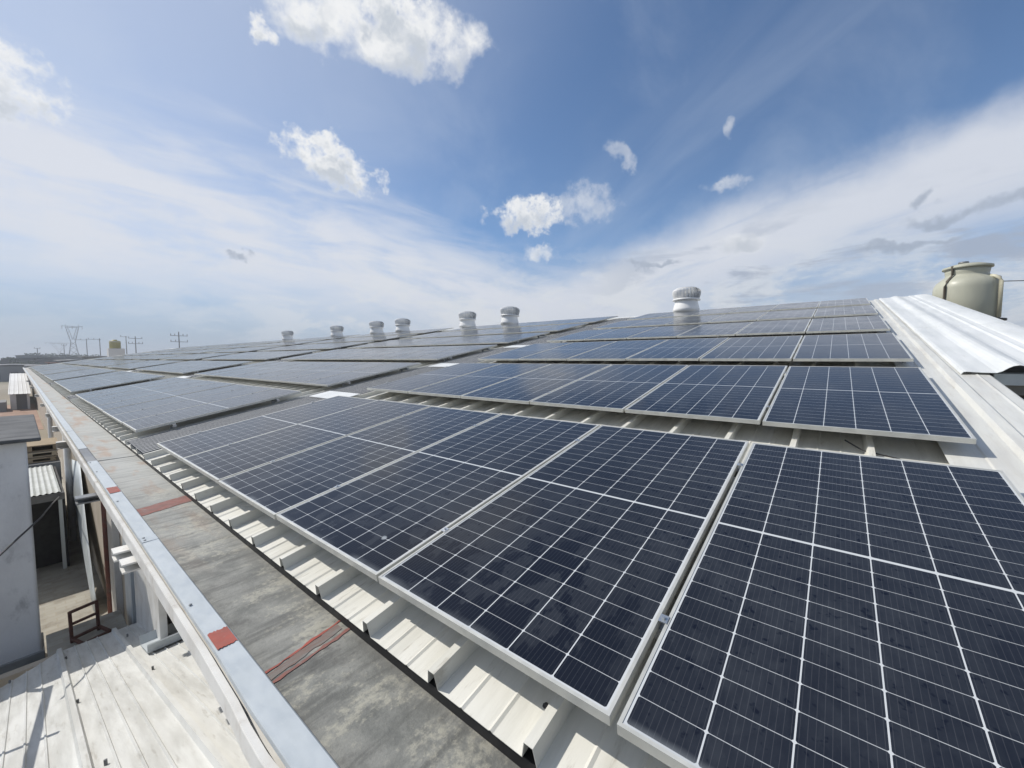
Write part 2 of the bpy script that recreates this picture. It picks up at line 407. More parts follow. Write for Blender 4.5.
def cell_mat():
    """half-cut cells: 6 x 24, drawn from the sheet's own metre coordinates (UV)"""
    m, t, b = base_mat('solar_cells_under_glass', .10)
    uv = t.new('ShaderNodeUVMap').outputs[0]
    sx = t.new('ShaderNodeSeparateXYZ'); t.l.new(uv, sx.inputs[0])
    u, v = sx.outputs[0], sx.outputs[1]
    pu, pv = .1833, .0929
    uu = t.m('DIVIDE', t.m('SUBTRACT', u, .0171), pu)
    fu = t.m('SUBTRACT', .5, t.m('ABSOLUTE', t.m('SUBTRACT', t.m('FRACT', uu), .5)))
    vm = t.m('SUBTRACT', t.m('ABSOLUTE', t.m('SUBTRACT', v, 1.139)), .0065)
    vv = t.m('DIVIDE', vm, pv)
    fv = t.m('SUBTRACT', .5, t.m('ABSOLUTE', t.m('SUBTRACT', t.m('FRACT', vv), .5)))
    du = t.m('MULTIPLY', fu, pu); dv = t.m('MULTIPLY', fv, pv)
    line = t.m('MAXIMUM', t.m('LESS_THAN', du, .0021), t.m('MULTIPLY', t.m('LESS_THAN', dv, .0011), .75))
    dia = t.m('LESS_THAN', t.m('ADD', du, dv), .0072)
    out = t.m('MAXIMUM', t.m('LESS_THAN', vm, 0.0), t.m('GREATER_THAN', vv, 12.0))
    out = t.m('MAXIMUM', out, t.m('MAXIMUM', t.m('LESS_THAN', uu, 0.0), t.m('GREATER_THAN', uu, 6.0)))
    white = t.m('MAXIMUM', t.m('MAXIMUM', line, dia), out)
    fb = t.m('ABSOLUTE', t.m('SUBTRACT', t.m('FRACT', t.m('MULTIPLY', uu, 11.0)), .5))
    bus = t.m('MULTIPLY', t.m('LESS_THAN', fb, .05), .15)
    p = pos(t)
    cellv = t.noise(p, .9, 3)
    cell = t.mix(cellv, (.0055, .008, .015, 1), (.008, .011, .021, 1))
    cell = t.mix(bus, cell, (.16, .165, .18, 1))
    col = t.mix(white, cell, (.56, .58, .59, 1))
    # dust film with dried drop marks and wet streaks near the lower edge
    n1 = t.noise(p, 2.1, 6, .62); n2 = t.noise(t.vec('MULTIPLY', p, (14., 30., 14.)), 1.0, 5, .6)
    drops = t.ss(t.noise(p, 32., 3, .5), .61, .71, 1.0, .15)
    streak = t.noise(t.vec('MULTIPLY', p, (1.6, 3.6, 1.6)), 1.7, 6, .62, .3)
    low = t.ss(v, .0, .75, 1, 0)
    wet = t.m('SUBTRACT', 1.0, t.m('MULTIPLY', t.ss(t.m('ADD', streak, t.m('MULTIPLY', low, .13)), .555, .595), t.m('MULTIPLY', t.ss(v, .35, 1.2, .97, .15), t.ss(t.dot(p, (0, 1, 0)), -.25, .35, .25, 1))))
    dust = t.m('MULTIPLY', t.m('MULTIPLY', t.ss(n1, .25, .75, .026, .066), drops), wet)
    dust = t.m('MULTIPLY', dust, t.ss(n2, .3, .7, .75, 1.15))
    edge = t.m('MULTIPLY', t.ss(t.m('ADD', v, t.m('MULTIPLY', n1, .04)), .022, .075, 1, 0), t.ss(t.noise(p, 1.4, 3), .45, .65, 0, .45))
    dust = t.m('MAXIMUM', dust, edge)
    vo = t.new('ShaderNodeTexVoronoi'); t.l.new(t.vec('ADD', p, t.vec('MULTIPLY', t.comb(n1, streak, n2), (.05, .05, .05))), vo.inputs['Vector']); vo.inputs['Scale'].default_value = 1.6
    dust = t.m('MAXIMUM', dust, t.ss(vo.outputs['Distance'], .018, .032, .75, 0))        # bird droppings
    col = t.mix(dust, col, (.37, .40, .42, 1))
    t.l.new(col, b.inputs['Base Color'])
    rr = t.ss(n1, .25, .75, .10, .19); t.l.new(rr, b.inputs['Roughness'])
    b.inputs['IOR'].default_value = 1.5; b.inputs['Specular IOR Level'].default_value = .20
    bump(t, b, t.noise(p, 60., 3, .5), .035, .002)
    return m
M['cells'] = cell_mat()


def ground_mat():
    m, t, b = base_mat('dry_ground', .95)
    p = pos(t)
    col = t.mix(t.ss(t.noise(p, .03, 7, .6), .38, .64), (.24, .205, .15, 1), (.33, .29, .22, 1))
    col = t.mix(t.ss(t.noise(p, .012, 6, .6), .52, .66, 0, .8), col, (.10, .12, .06, 1))
    col = t.mix(t.ss(t.noise(p, 2.5, 8, .65), .5, .75, 0, .5), col, (.19, .16, .12, 1))
    t.l.new(col, b.inputs['Base Color']); bump(t, b, t.noise(p, 5., 6), .3, .03)
    return m
M['ground'] = ground_mat()


def brick_mat():
    m, t, b = base_mat('brick_paving', .9)
    p = pos(t)
    bt = t.new('ShaderNodeTexBrick'); t.l.new(p, bt.inputs[0])
    bt.inputs['Color1'].default_value = (.40, .38, .33, 1); bt.inputs['Color2'].default_value = (.32, .30, .255, 1)
    bt.inputs['Mortar'].default_value = (.36, .33, .27, 1); bt.inputs['Scale'].default_value = 2.2
    bt.inputs['Mortar Size'].default_value = .02
    col = t.mix(t.ss(t.noise(p, 3., 7, .65), .45, .7, 0, .5), bt.outputs[0], (.16, .13, .10, 1))
    t.l.new(col, b.inputs['Base Color']); bump(t, b, bt.outputs[1], -.3, .01)
    return m
M['brick'] = brick_mat()

# ------------------------------------------------------------------ ground
bm = BM(); box(bm, -2500, 2500, -2500, 2500, GZ - .5, GZ)
tag(obj('ground', bm, M['ground']), None, None, kind='structure')
bm = BM(); box(bm, -4.4, .09, 6.30, 24., GZ - .1, YZ)
tag(obj('yard_paving', bm, M['brick']), None, None, kind='structure')
bm = BM(); box(bm, -9., .0, 45., 72., GZ - .1, GZ + .015)
tag(obj('reddish_yard', bm, M['terrace']), None, None, kind='structure')

# ------------------------------------------------------------------ the long roof and its gutter
YA, YB, XT = -1.20, 92.0, 16.62
wh = thing('warehouse', 'long low warehouse with pale corrugated roof carrying rows of solar panels', 'building', (0, 0, 0))
PANZ = -.200
gaps = []          # walkways between panel blocks
block_start = [-1.144]
y = 7.13
while y < 80: block_start.append(y); y += 10.65
def in_gap(y):
    for i, b0 in enumerate(block_start[1:]):
        if b0 - 1.15 < y < b0 - .12: return True
    return False
def roof_profile(y0, y1):
    pr = []; k = math.floor((y0 - .2) / .444)
    pr.append((y0, PANZ))
    while True:
        c = .225 + .444 * k
        if c > y1 - .1: break
        if c > y0 + .1:
            for dy, dz in ((-.024, 0), (-.016, .066), (.014, .066), (.030, 0), (.150, 0), (.160, .006), (.170, 0), (.285, 0), (.295, .006), (.305, 0)):
                if c + dy < y1: pr.append((c + dy, PANZ + dz))
        k += 1
    pr.append((y1, PANZ))
    return pr
prof = roof_profile(YA, YB)
bm = BM(); extrude_profile(bm, prof, [-.115, 4, 8.3, 12.5, XT], lambda t_, a, b: P(t_, a, b))
solidify(obj('roof_sheet', bm, M['roof'], wh), .003)
RX, RZ = P(XT, 0, PANZ).x, P(XT, 0, PANZ).z
bm = BM(); extrude_profile(bm, prof, [0, 9, 16.7], lambda t_, a, b: Vector((RX + t_ * ct + .02, a, RZ - t_ * st + (b - PANZ) - .004)))
solidify(obj('roof_sheet', bm, M['roof'], wh), .003)
bm = BM()
extrude_profile(bm, [(-.32, -.075 - .0), (-.30, .0), (-.05, .055), (.05, .055), (.30, 0.), (.32, -.075)], [YA, 20, 50, YB], lambda t_, a, b: Vector((RX + a, t_, RZ + .045 + b)))
solidify(obj('ridge_cap', bm, M['white_sheet'], wh), .004)
bm = BM(); box(bm, -.070, -.02, YA + .01, YB - .01, -.2655, -.222); obj('eave_shade_strip', bm, M['black'], wh)  # black strip painting the drop shadow under the eave
# finely corrugated strips in the walkways
for b0 in block_start[1:4]:
    bm = BM(); pr = []; yy = b0 - 1.12
    while yy < b0 - .03:
        pr += [(yy, -.150), (yy + .022, -.120), (yy + .042, -.120), (yy + .064, -.150)]; yy += .088
    extrude_profile(bm, pr, [-.11, 5, 11, 16.4], lambda t_, a, b: P(t_, a, b))
    for n_, f in enumerate(bm.faces): f.material_index = 1 if (n_ % (len(pr) - 1)) % 4 == 1 else 0  # crests coloured white to paint sunlit ridge lines
    solidify(obj('skylight_sheet', bm, [M['old_sheet'], M['far_white']], wh), .002)
for k in range(-2, 14):
    yk = .225 + .444 * k + .055
    bm = BM(); q_ = P(.055 + .012 * math.sin(k * 2.3), yk, PANZ)
    lathe(bm, [(.013, 0), (.013, .003), (.007, .004), (.007, .009)], 8, tuple(q_)); obj('roof_screw', bm, M['dark_metal'], wh)
# walls
bm = BM(); box(bm, .10, .30, YA + .05, YB - .05, GZ, -.225); obj('wall', bm, M['beige_wall'], wh)
vs = [(.302, GZ), (RX * 2 - .3, GZ), (RX * 2 - .3, -.28), (RX, RZ - .06), (.302, -.28)]
for yy in (YA + .06, YB - .25):
    bm = BM(); extrude_profile(bm, vs, [yy, yy + .18], lambda t_, a, b: Vector((a, t_, b)), closed=True)
    obj('wall', bm, M['beige_wall'], wh)
# the gutter
GF = -.272
bm = BM()
gp = [(.098, GF - .004), (.098, GF + .006), (-.446, GF + .006), (-.446, GF - .004)]
extrude_profile(bm, gp, [YA, 3, 6.62], lambda t_, a, b: Vector((a, t_, b)), closed=True)
extrude_profile(bm, [(a, b + (.006 if b > GF else 0.)) for a, b in gp], [6.60, 13, 30, 60, YB], lambda t_, a, b: Vector((a, t_, b + .001)), closed=True)
gut = obj('gutter', bm, M['gutter'], wh)
bm = BM()          # lipped flange on the outer side
fp = [(-.448, GF - .02), (-.448, -.205), (-.454, -.199), (-.528, -.202), (-.532, -.206), (-.532, -.228), (-.528, -.228), (-.528, -.210), (-.455, -.206), (-.453, GF - .02)]
ys = [YA, -.5, .3, .45, .60, .75, 1.1, 1.5, 3, 4.6, 6.3]
def wob(y_): return .012 * math.exp(-((y_ - .95) / .25) ** 2)
extrude_profile(bm, fp, ys, lambda t_, a, b: Vector((a - (wob(t_) if a < -.5 else 0), t_, b)), closed=True)
extrude_profile(bm, fp, [7.35, 12, 30, 60, YB], lambda t_, a, b: Vector((a, t_, b)), closed=True)
obj('gutter_flange', bm, M['galv'], gut)
bm = BM(); extrude_profile(bm, fp, [6.302, 7.348], lambda t_, a, b: Vector((a, t_, b - .003)), closed=True)
obj('gutter_flange', bm, M['galv_dark'], gut)
for y0 in (-.55, 3.02, 9.4, 15.4, 21.4):
    bm = BM(); box(bm, -.5335, -.4525, y0, y0 + .11, -.2005, -.1975); obj('joint_sleeve', bm, M['galv'], gut)
for y0 in (.55, 1.95, 3.05, 3.10, 4.2, 5.6, 6.2):
    bm = BM(); lathe(bm, [(.007, 0), (.007, .003), (.004, .005)], 8, (-.515, y0, -.1975)); obj('flange_screw', bm, M['galv_dark'], gut)
bm = BM()          # white outer face under the flange
fp2 = [(-.535, -.240), (-.556, -.238), (-.560, -.244), (-.562, -.318), (-.556, -.324), (-.535, -.324)]
extrude_profile(bm, fp2, [YA, .2, .7, .9, 1.05, 1.2, 1.6, 2.4, 6, 12, 30, 60, YB], lambda t_, a, b: Vector((a - 1.4 * wob(t_), t_, b)), closed=True)
obj('gutter_face', bm, M['white_paint'], gut)
bm = BM(); box(bm, -.533, .096, YA, YB, -.300, -.282); obj('gutter_soffit', bm, M['white_paint'], gut)
def paint(y0, y1, x0, x1, z, mat, skew=0.0):
    bm = BM(); n = 14
    a = [bm.verts.new((x0 + (x1 - x0) * i / n, y0 + skew * i / n + random.uniform(-.006, .006), z)) for i in range(n + 1)]
    b_ = [bm.verts.new((x0 + (x1 - x0) * i / n, y1 + skew * i / n + random.uniform(-.006, .006), z)) for i in range(n + 1)]
    for i in range(n): bm.faces.new((a[i], a[i + 1], b_[i + 1], b_[i]))
    solidify(obj('paint_mark', bm, mat, gut), .001, 1)
paint(1.49, 1.63, -.527, -.455, -.1975, M['red'])
paint(4.53, 4.76, -.527, -.455, -.1975, M['red'])
paint(1.205, 1.224, -.425, -.03, GF + .008, M['red_dull'], .07)
paint(1.232, 1.278, -.42, -.09, GF + .0072, M['red_faint'], .075)
paint(1.285, 1.294, -.425, -.05, GF + .008, M['red'], .085)
paint(3.84, 4.06, -.425, -.05, GF + .008, M['red_dull'], .13)
bm = BM(); box(bm, -.447, -.424, YA, YB, GF + .004, GF + .016); obj('flange_shade_strip', bm, M['black'], gut)  # black strip painting the shadow line beside the flange

# ------------------------------------------------------------------ gable capping on the right
bm = BM()
cp = [(-1.02, -.132), (-1.19, -.128), (-1.20, -.122), (-1.335, -.118), (-1.36, -.090), (-1.42, -.088), (-1.445, -.108), (-1.56, -.104), (-1.575, -.098), (-1.59, -.104), (-1.655, -.106), (-1.672, -.115), (-1.676, -.34)]
extrude_profile(bm, cp, [-.2, 2.6, 5.2, 8.5, 12, 16.6], lambda t_, a, b: P(t_, a, b))
solidify(obj('gable_capping', bm, M['cream_sheet'], wh), .003)
sb = thing('side_building', 'narrow white roofed structure along the gable edge beside the beige tank', 'building', tuple(P(4.95, -2.0, -.1)))
def sloc(o): o.location = -P(4.95, -2.0, -.1); return o
bm = BM()
sp = [(-1.46, -.098), (-1.475, -.075), (-1.50, -.070), (-1.60, -.078), (-1.70, -.080), (-1.735, -.072), (-1.77, -.056), (-1.80, -.045), (-1.84, -.040), (-1.88, -.046), (-1.92, -.058), (-1.96, -.070), (-1.99, -.074), (-2.00, -.076), (-2.12, -.074), (-2.15, -.058), (-2.18, -.062), (-2.24, -.060)]
for k in range(10):
    a = math.pi * (1 - k / 9.0); sp.append((-2.41 - .155 * math.cos(a) * 1.0, -.07 + .025 * math.sin(a)))
sp += [(-2.585, -.07), (-2.60, -.13)]
extrude_profile(bm, sp, [5.2, 5.6, 6.2, 7.2, 8.9, 8.901, 12.8, 12.801, 16.6], lambda t_, a, b: P(t_, a, b + (.040 * math.exp(-(t_ - 5.2) / 1.2) * max(0., 1 - ((a + 1.84) / .12) ** 2) if abs(a + 1.84) < .12 else 0.) + (.0 if t_ < 8.9005 else .004 if t_ < 12.8005 else .008)))
o = sloc(obj('roof_sheet', bm, M['white_sheet'], sb)); solidify(o, .004)
bm = BM(); box(bm, 5.27, 5.34, -2.9, -1.70, -.22, -.105, P); sloc(obj('fascia', bm, M['galv_wall'], sb))
bm = BM(); box(bm, 5.36, 5.44, -2.9, -1.69, -.34, -.222, P); sloc(obj('purlin', bm, M['galv_dark'], sb))
bm = BM(); box(bm, 5.46, 16.5, -2.52, -1.70, -3.9, -.36, P); sloc(obj('wall', bm, M['dark_metal'], sb))  # coloured near-black to paint the shadowy void below the sheet

# ------------------------------------------------------------------ solar panels
PW, PL, PT, FW = 1.134, 2.278, .035, .011
def frame_bm():
    bm = BM()
    box(bm, 0, FW, 0, PW, -PT, 0); box(bm, PL - FW, PL, 0, PW, -PT, 0)
    box(bm, FW, PL - FW, 0, FW, -PT, 0); box(bm, FW, PL - FW, PW - FW, PW, -PT, 0)
    return bm
def sheet_bm():
    bm = BM(); uvl = bm.loops.layers.uv.new('UVMap')
    box(bm, FW + .0005, PL - FW - .0005, FW + .0005, PW - FW - .0005, -.008, -.0022)
    for f in bm.faces:
        for l in f.loops: l[uvl].uv = (l.vert.co.y, l.vert.co.x)
    return bm
def clamp_bm(x):
    bm = BM(); box(bm, x - .018, x + .018, PW - .005, PW + .025, .0006, .0035)
    tube(bm, [(x, PW + .010, .004), (x, PW + .010, .012)], .007, 6)
    return bm
rows_x = [2.78 * i for i in range(6)]
row_txt = ['bottom row beside the gutter', 'second row up from the gutter', 'third row up from the gutter', 'fourth row up from the gutter', 'fifth row up from the gutter', 'top row under the ridge']
ordn = ['first', 'second', 'third', 'fourth', 'fifth', 'sixth', 'seventh', 'eighth']
row_short = ['bottom row by gutter', 'second row up', 'third row up', 'fourth row up', 'fifth row up', 'top row by ridge']
blk_txt = ['nearest block', 'second block along', 'third block along', 'fourth block along', 'fifth block along', 'sixth block along', 'seventh block along', 'farthest block']
slots = []
for bi, b0 in enumerate(block_start):
    for k in range(6 if bi == 0 else 8):
        for ri, rx in enumerate(rows_x):
            yy = b0 + k * (PW + .02)
            c = P(rx + PL / 2, yy + PW / 2)
            slots.append(((c - cam.location).length, bi, k, ri, rx, yy))
slots.sort()
proto = None
PG = 'solar panels laid in rows on the warehouse roof'
def panel_label(bi, k, ri):
    near = 'right' if bi == 0 else 'near end'
    return 'dark solar panel, %s from %s, %s, %s' % (ordn[k], near, blk_txt[bi], row_short[ri])
for n_, (dist, bi, k, ri, rx, yy) in enumerate(slots[:300]):
    if proto is None:
        r_ = thing('solar_panel', '', 'solar panel', group=PG); proto = r_
        obj('frame', frame_bm(), M['alu'], r_); obj('cell_sheet', sheet_bm(), M['cells'], r_)
        bm = BM(); box(bm, FW + .001, PL - FW - .001, FW + .001, PW - FW - .001, -.0105, -.0085); obj('backsheet', bm, M['white_paint'], r_)
        for x in (.42, PL - .42): obj('clamp', clamp_bm(x), M['alu_bright'], r_)
        kids = list(r_.children)
    else:
        r_ = proto.copy(); C.objects.link(r_)
        for ch in kids:
            if ch.name.startswith('clamp') and bi > 2: continue
            c_ = ch.copy(); C.objects.link(c_); c_.parent = r_
    jx, jz = random.uniform(-.004, .004), random.uniform(-.0025, .0025)
    r_.location = P(rx + jx, yy - (.004 if (bi, k, ri) == (0, 0, 0) else 0), jz); r_.rotation_euler = (0, -TH + random.uniform(-.0010, .0010), 0)
    r_['label'] = panel_label(bi, k, ri); r_['category'] = 'solar panel'; r_['group'] = PG
bm = BM(); uvl = bm.loops.layers.uv.new('UVMap')
for dist, bi, k, ri, rx, yy in slots[300:]:
    fr = lambda x, y_, z: P(rx + x, yy + y_, z)
    for q in ((0, FW, 0, PW), (PL - FW, PL, 0, PW), (FW, PL - FW, 0, FW), (FW, PL - FW, PW - FW, PW)):
        box(bm, *q, -PT, 0, fr)
    n0 = len(bm.verts); box(bm, FW, PL - FW, FW, PW - FW, -.008, -.0022, fr, 1)
    bm.faces.ensure_lookup_table()
    for f in bm.faces[-6:]:
        for l in f.loops:
            l[uvl].uv = (l.vert.co.y - yy, (l.vert.co.x) / ct - rx)
tag(obj('distant_solar_panels', bm, [M['alu'], M['cells']]), 'last solar panels at the far end of the roof', 'solar panels', kind='stuff')
# mounting rails that show at the block ends
for bi in range(3):
    y0 = block_start[bi]; y1 = y0 + (6 if bi == 0 else 8) * (PW + .02)
    for ri, rx in enumerate(rows_x[:4]):
        for s_, x in (('lower', .42), ('upper', PL - .42)):
            bm = BM(); box(bm, rx + x - .02, rx + x + .02, y0 - (.0 if bi == 0 else .06), y1 + .07, -.080, -.0365, P)
            yk = .225 + .444 * math.ceil((y0 - .225) / .444)
            while yk < y1:                                  # feet on every third rib
                box(bm, rx + x - .025, rx + x + .025, yk - .02, yk + .015, -.134, -.0805, P); yk += .444 * 3
            tag(obj('mounting_rail', bm, M['rail']), '%s aluminium rail under panels, %s, %s' % (s_, blk_txt[bi], row_short[ri]), 'mounting rail', 'rails carrying the solar panels')
gap_txt = ['nearest walkway', 'second walkway', 'third walkway']; rg_txt = ['first and second rows', 'second and third rows', 'third and fourth rows']
for gi, b0 in enumerate(block_start[1:4]):
    for ri in range(3):
        bm = BM(); box(bm, rows_x[ri] + PL + .06, rows_x[ri + 1] - .04, b0 - 1.20, b0 - .16, -.112, -.100, P)
        tag(obj('walkway_plate', bm, M['white_sheet']), 'white roof plate in the %s between %s' % (gap_txt[gi], rg_txt[ri]), 'plate', 'white plates in the walkways')
# loose cable under the second row
bm = BM(); tube(bm, [P(2.86, -.52, -.12), P(2.80, -.62, -.165), P(2.74, -.80, -.175), P(2.58, -.97, -.178), P(2.40, -1.02, -.178)], .005, 6)
tag(obj('loose_cable', bm, M['black']), 'thin dark cable lying on the roof between first and second panel rows', 'cable')

# ------------------------------------------------------------------ turbine ventilators on the ridge
def make_vent():
    r_ = thing('turbine_ventilator', '', 'roof ventilator', group='white turbine ventilators along the ridge')
    bm = BM(); lathe(bm, [(.52, -.14), (.50, .0), (.455, .18), (.43, .30), (.43, .335)], 36); obj('throat', bm, M['vent'], r_, True)
    bm = BM(); lathe(bm, [(.425, .335), (.525, .34), (.53, .39), (.50, .41)], 36); obj('collar', bm, M['vent'], r_, True)
    bm = BM(); lathe(bm, [(.40, .40), (.45, .60), (.40, .845)], 24); obj('core', bm, M['vent'], r_, True)
    bm = BM(); nf = 26
    for i in range(nf):
        a0 = 2 * math.pi * i / nf; ra = []; rb = []
        for j in range(9):
            s_ = j / 8.0; z_ = .40 + .46 * s_
            rr = .48 + .065 * math.sin(math.pi * min(1, s_ * .8)) - .13 * (max(0, s_ - .7) / .3) ** 2
            ra.append(bm.verts.new((rr * math.cos(a0), rr * math.sin(a0), z_)))
            ri_ = rr - .085; rb.append(bm.verts.new((ri_ * math.cos(a0 + .21), ri_ * math.sin(a0 + .21), z_)))
        for j in range(8): bm.faces.new((ra[j], ra[j + 1], rb[j + 1], rb[j]))
    solidify(obj('turbine_blades', bm, M['vent'], r_), .004)
    bm = BM(); lathe(bm, [(.40, .850), (.40, .866), (.30, .885), (.12, .896), (.03, .90)], 30); obj('cap', bm, M['vent'], r_, True)
    return r_
vy = [4.40, 13.78, 17.1, 23.65, 26.93, 33.0, 42.95]
vl = ['largest white turbine ventilator, alone on the ridge toward the right', 'white turbine ventilator, second from right on the ridge above a dark walkway', 'white turbine ventilator, third from right on the ridge',
      'white turbine ventilator, right one of the close middle pair on the ridge', 'white turbine ventilator, left one of the close middle pair on the ridge', 'white turbine ventilator, second from left on the ridge', 'smallest white turbine ventilator, leftmost on the ridge']
v0 = None
for i, y_ in enumerate(vy):
    if v0 is None: v0 = make_vent(); r_ = v0; vk = list(v0.children)
    else:
        r_ = v0.copy(); C.objects.link(r_)
        for ch in vk: c_ = ch.copy(); C.objects.link(c_); c_.parent = r_
    r_.location = (16.42, y_, 3.06); r_.rotation_euler = (R((0, 1.5, -1, 2, 0, -2, 1)[i]), 0, i * .7); r_.scale = (1, 1, (.96, .94, .92, .91, .93, .91, .92)[i]); r_['label'] = vl[i]; r_['category'] = 'roof ventilator'
    r_['group'] = 'white turbine ventilators along the ridge'

# ------------------------------------------------------------------ water tank by the gable
tk = thing('water_tank', 'big beige plastic water tank with strapped lid behind the white gable capping', 'water tank', (16.38, -3.32, 2.12))
bm = BM()
lathe(bm, [(.66, 0), (.675, .03), (.675, .60), (.668, .90), (.655, 1.00), (.61, 1.10), (.52, 1.19), (.47, 1.23), (.455, 1.25), (.435, 1.27), (.43, 1.30), (.44, 1.36), (.455, 1.46)], 56)
obj('body', bm, M['tank'], tk, True)
bm = BM(); lathe(bm, [(.50, 1.47), (.505, 1.49), (.50, 1.53), (.30, 1.60), (.10, 1.625)], 48); obj('lid', bm, M['tank'], tk, True)
bm = BM(); lathe(bm, [(.10, 1.61), (.11, 1.63), (.10, 1.665), (.05, 1.67)], 20, (-.12, .10, 0)); obj('lid_knob', bm, M['galv_dark'], tk, True)
def strap(a, mat, r_, name='strap'):
    pts = [(.70, .02), (.70, .60), (.70, .95), (.64, 1.10), (.52, 1.22), (.48, 1.30), (.485, 1.45), (.50, 1.54)]
    bm = BM(); tube(bm, [(q * math.cos(a), q * math.sin(a), z_) for q, z_ in pts], r_, 8); obj(name, bm, mat, tk, True)
toc = math.atan2(-.438 + 3.32, -.985 - 16.38)
strap(toc - .62, M['strap'], .028)
bm = BM(); a = toc + 1.02
tube(bm, [(.74 * math.cos(a), .74 * math.sin(a), .02), (.74 * math.cos(a), .74 * math.sin(a), 1.0), (.70 * math.cos(a), .70 * math.sin(a), 1.10), (.60 * math.cos(a), .60 * math.sin(a), 1.16), (.46 * math.cos(a), .46 * math.sin(a), 1.20)], .045, 10)
obj('outlet_pipe', bm, M['tank_pipe'], tk, True)
bm = BM(); lathe(bm, [(.80, -.05), (.80, 0.)], 40); obj('base_plate', bm, M['black'], tk)
bm = BM(); box(bm, 15.8, 16.95, -3.92, -2.72, GZ, 2.06)
tag(obj('tank_plinth', bm, M['beige_wall']), 'rendered pier carrying the beige water tank beside the gable', 'plinth')
bm = BM(); pts = []
for i in range(25):
    s_ = i / 24.0; pts.append((16.5 + 6 * s_, -4.02 - 26 * s_, 3.18 + .9 * s_ - 1.6 * 4 * s_ * (1 - s_) * .35))
tube(bm, pts, .012, 6)
tag(obj('overhead_wire', bm, M['cable']), 'thin dark wire sagging off to the right from the beige water tank', 'wire')

# ------------------------------------------------------------------ lower annex roof on the left
AN = thing('annex_roof', 'low white ribbed sheet roof below the gutter in the bottom left corner', 'roof', (-.8, 3, -1.4))
s15 = math.tan(R(15)); c15 = math.cos(R(15))
def L(x, y_, h=0.0):     # point on the annex roof plane
    z0 = -.6158 - s15 * (y_ - 0.0) + .0
    return Vector((x, y_ + h * math.sin(R(15)), z0 + h * c15))
# plane through (-.86, 3.36, -1.51)
def L(x, y_, h=0.0):
    return Vector((x, y_ + h * math.sin(R(15)), -1.51 - s15 * (y_ - 3.36) + h * c15))
def aloc(o): o.location = (.8, -3, 1.4); return o
ribs = [-1.28 - .435, -1.28, -.845, -.41, .025]
pr = [(-2.6, 0)]
for rx in ribs:
    pr += [(rx - .030, 0), (rx - .018, .036), (rx + .012, .036), (rx + .026, 0)]
    for c_ in (.11, .20, .29):
        pr += [(rx + c_ - .008, 0), (rx + c_ - .003, .009), (rx + c_ + .003, .009), (rx + c_ + .008, 0)]
pr = [q for q in pr if q[0] < .093] + [(.093, 0)]
bm = BM(); extrude_profile(bm, pr, [-2.5, 0, 2.6, 4.6, 6.15], lambda t_, a, b: L(a, t_ if a > -.94 or t_ < 5 else max(3., 6.0 + (a + .94) * 1.5), b))
aloc(solidify(obj('roof_sheet', bm, M['roof_low'], AN), .004))
bm = BM(); rs = random.Random(3)
for rx in ribs:
    for yy in (2.75, 4.15, 5.6):
        p_ = L(rx + rs.uniform(-.1, .1), yy + rs.uniform(-.1, .1), 0)
        q_ = L(p_.x, yy, .03)
        tube(bm, [p_, p_ + Vector((0, .008, .028))], .009, 6)
aloc(obj('fixing_screw', bm, M['galv_dark'], AN))
bm = BM(); box(bm, -2.6, .09, 6.16, 6.26, GZ, -2.32); aloc(obj('wall', bm, M['beige_wall'], AN))
bm = BM(); box(bm, -2.6, .09, -2.5, -2.4, GZ, L(0, -2.4).z - .05); aloc(obj('wall', bm, M['beige_wall'], AN))
# galvanised channel lying across it
bm = BM()
extrude_profile(bm, [(4.52, .09), (4.53, .10), (4.55, .03), (4.92, .03), (4.95, .11), (4.96, .10), (4.93, .018), (4.54, .018)], [-.34, .07], lambda t_, a, b: L(t_, a, b), closed=True)
tag(obj('metal_channel', bm, M['galv']), 'short galvanised channel lying across the low white roof under the gutter', 'channel')
# brick ledge beyond the roof edge, with a rusty chair frame
bm = BM(); box(bm, -.93, -.27, 6.31, 6.95, YZ + .002, -2.38)
bevel(tag(obj('brick_ledge', bm, M['brick']), 'pale brick ledge at the lower end of the white annex roof', 'ledge'), .01)
ch = thing('rusty_chair', 'small rusty brown metal chair frame standing on the brick ledge', 'chair', (-.60, 6.46, -2.378), R(18))
bm = BM()
for x in (-.12, .12): bar(bm, (x, .08, 0), (x, .09, .38), .026)
bar(bm, (-.12, .09, .368), (.12, .09, .368), .028); bar(bm, (-.12, .087, .22), (.12, .087, .22), .026)
obj('backrest', bm, M['rust'], ch)
bm = BM()
for q in (((-.12, .07), (.12, .07)), ((-.12, -.17), (.12, -.17)), ((-.12, .07), (-.12, -.17)), ((.12, .07), (.12, -.17))):
    bar(bm, (*q[0], .05), (*q[1], .05), .028)
obj('seat', bm, M['rust'], ch)
for x in (-.12, .12):
    bm = BM(); bar(bm, (x, -.17, 0), (x, -.17, .05), .026); obj('leg', bm, M['rust'], ch)

# rendered grey block with a dark slab on top
gb = thing('grey_block', 'tall grey rendered block with dark overhanging slab at the left edge', 'block', (-.965, 6.95, GZ))
bm = BM(); box(bm, -2.6, 0, 0, .9, 0, .03 - GZ); box(bm, -2.6, -2.2, .901, 2.9, 0, .03 - GZ); bevel(obj('body', bm, M['concrete'], gb), .03, 3)
bm = BM(); box(bm, -2.8, .11, -.14, 3.0, .032 - GZ, .075 - GZ); bevel(obj('slab', bm, M['slab'], gb), .012)
bm = BM(); box(bm, -2.6, .02, -.03, .5, -2.75 - GZ, -2.55 - GZ); bevel(obj('skirting', bm, M['mid_grey'], gb), .01)

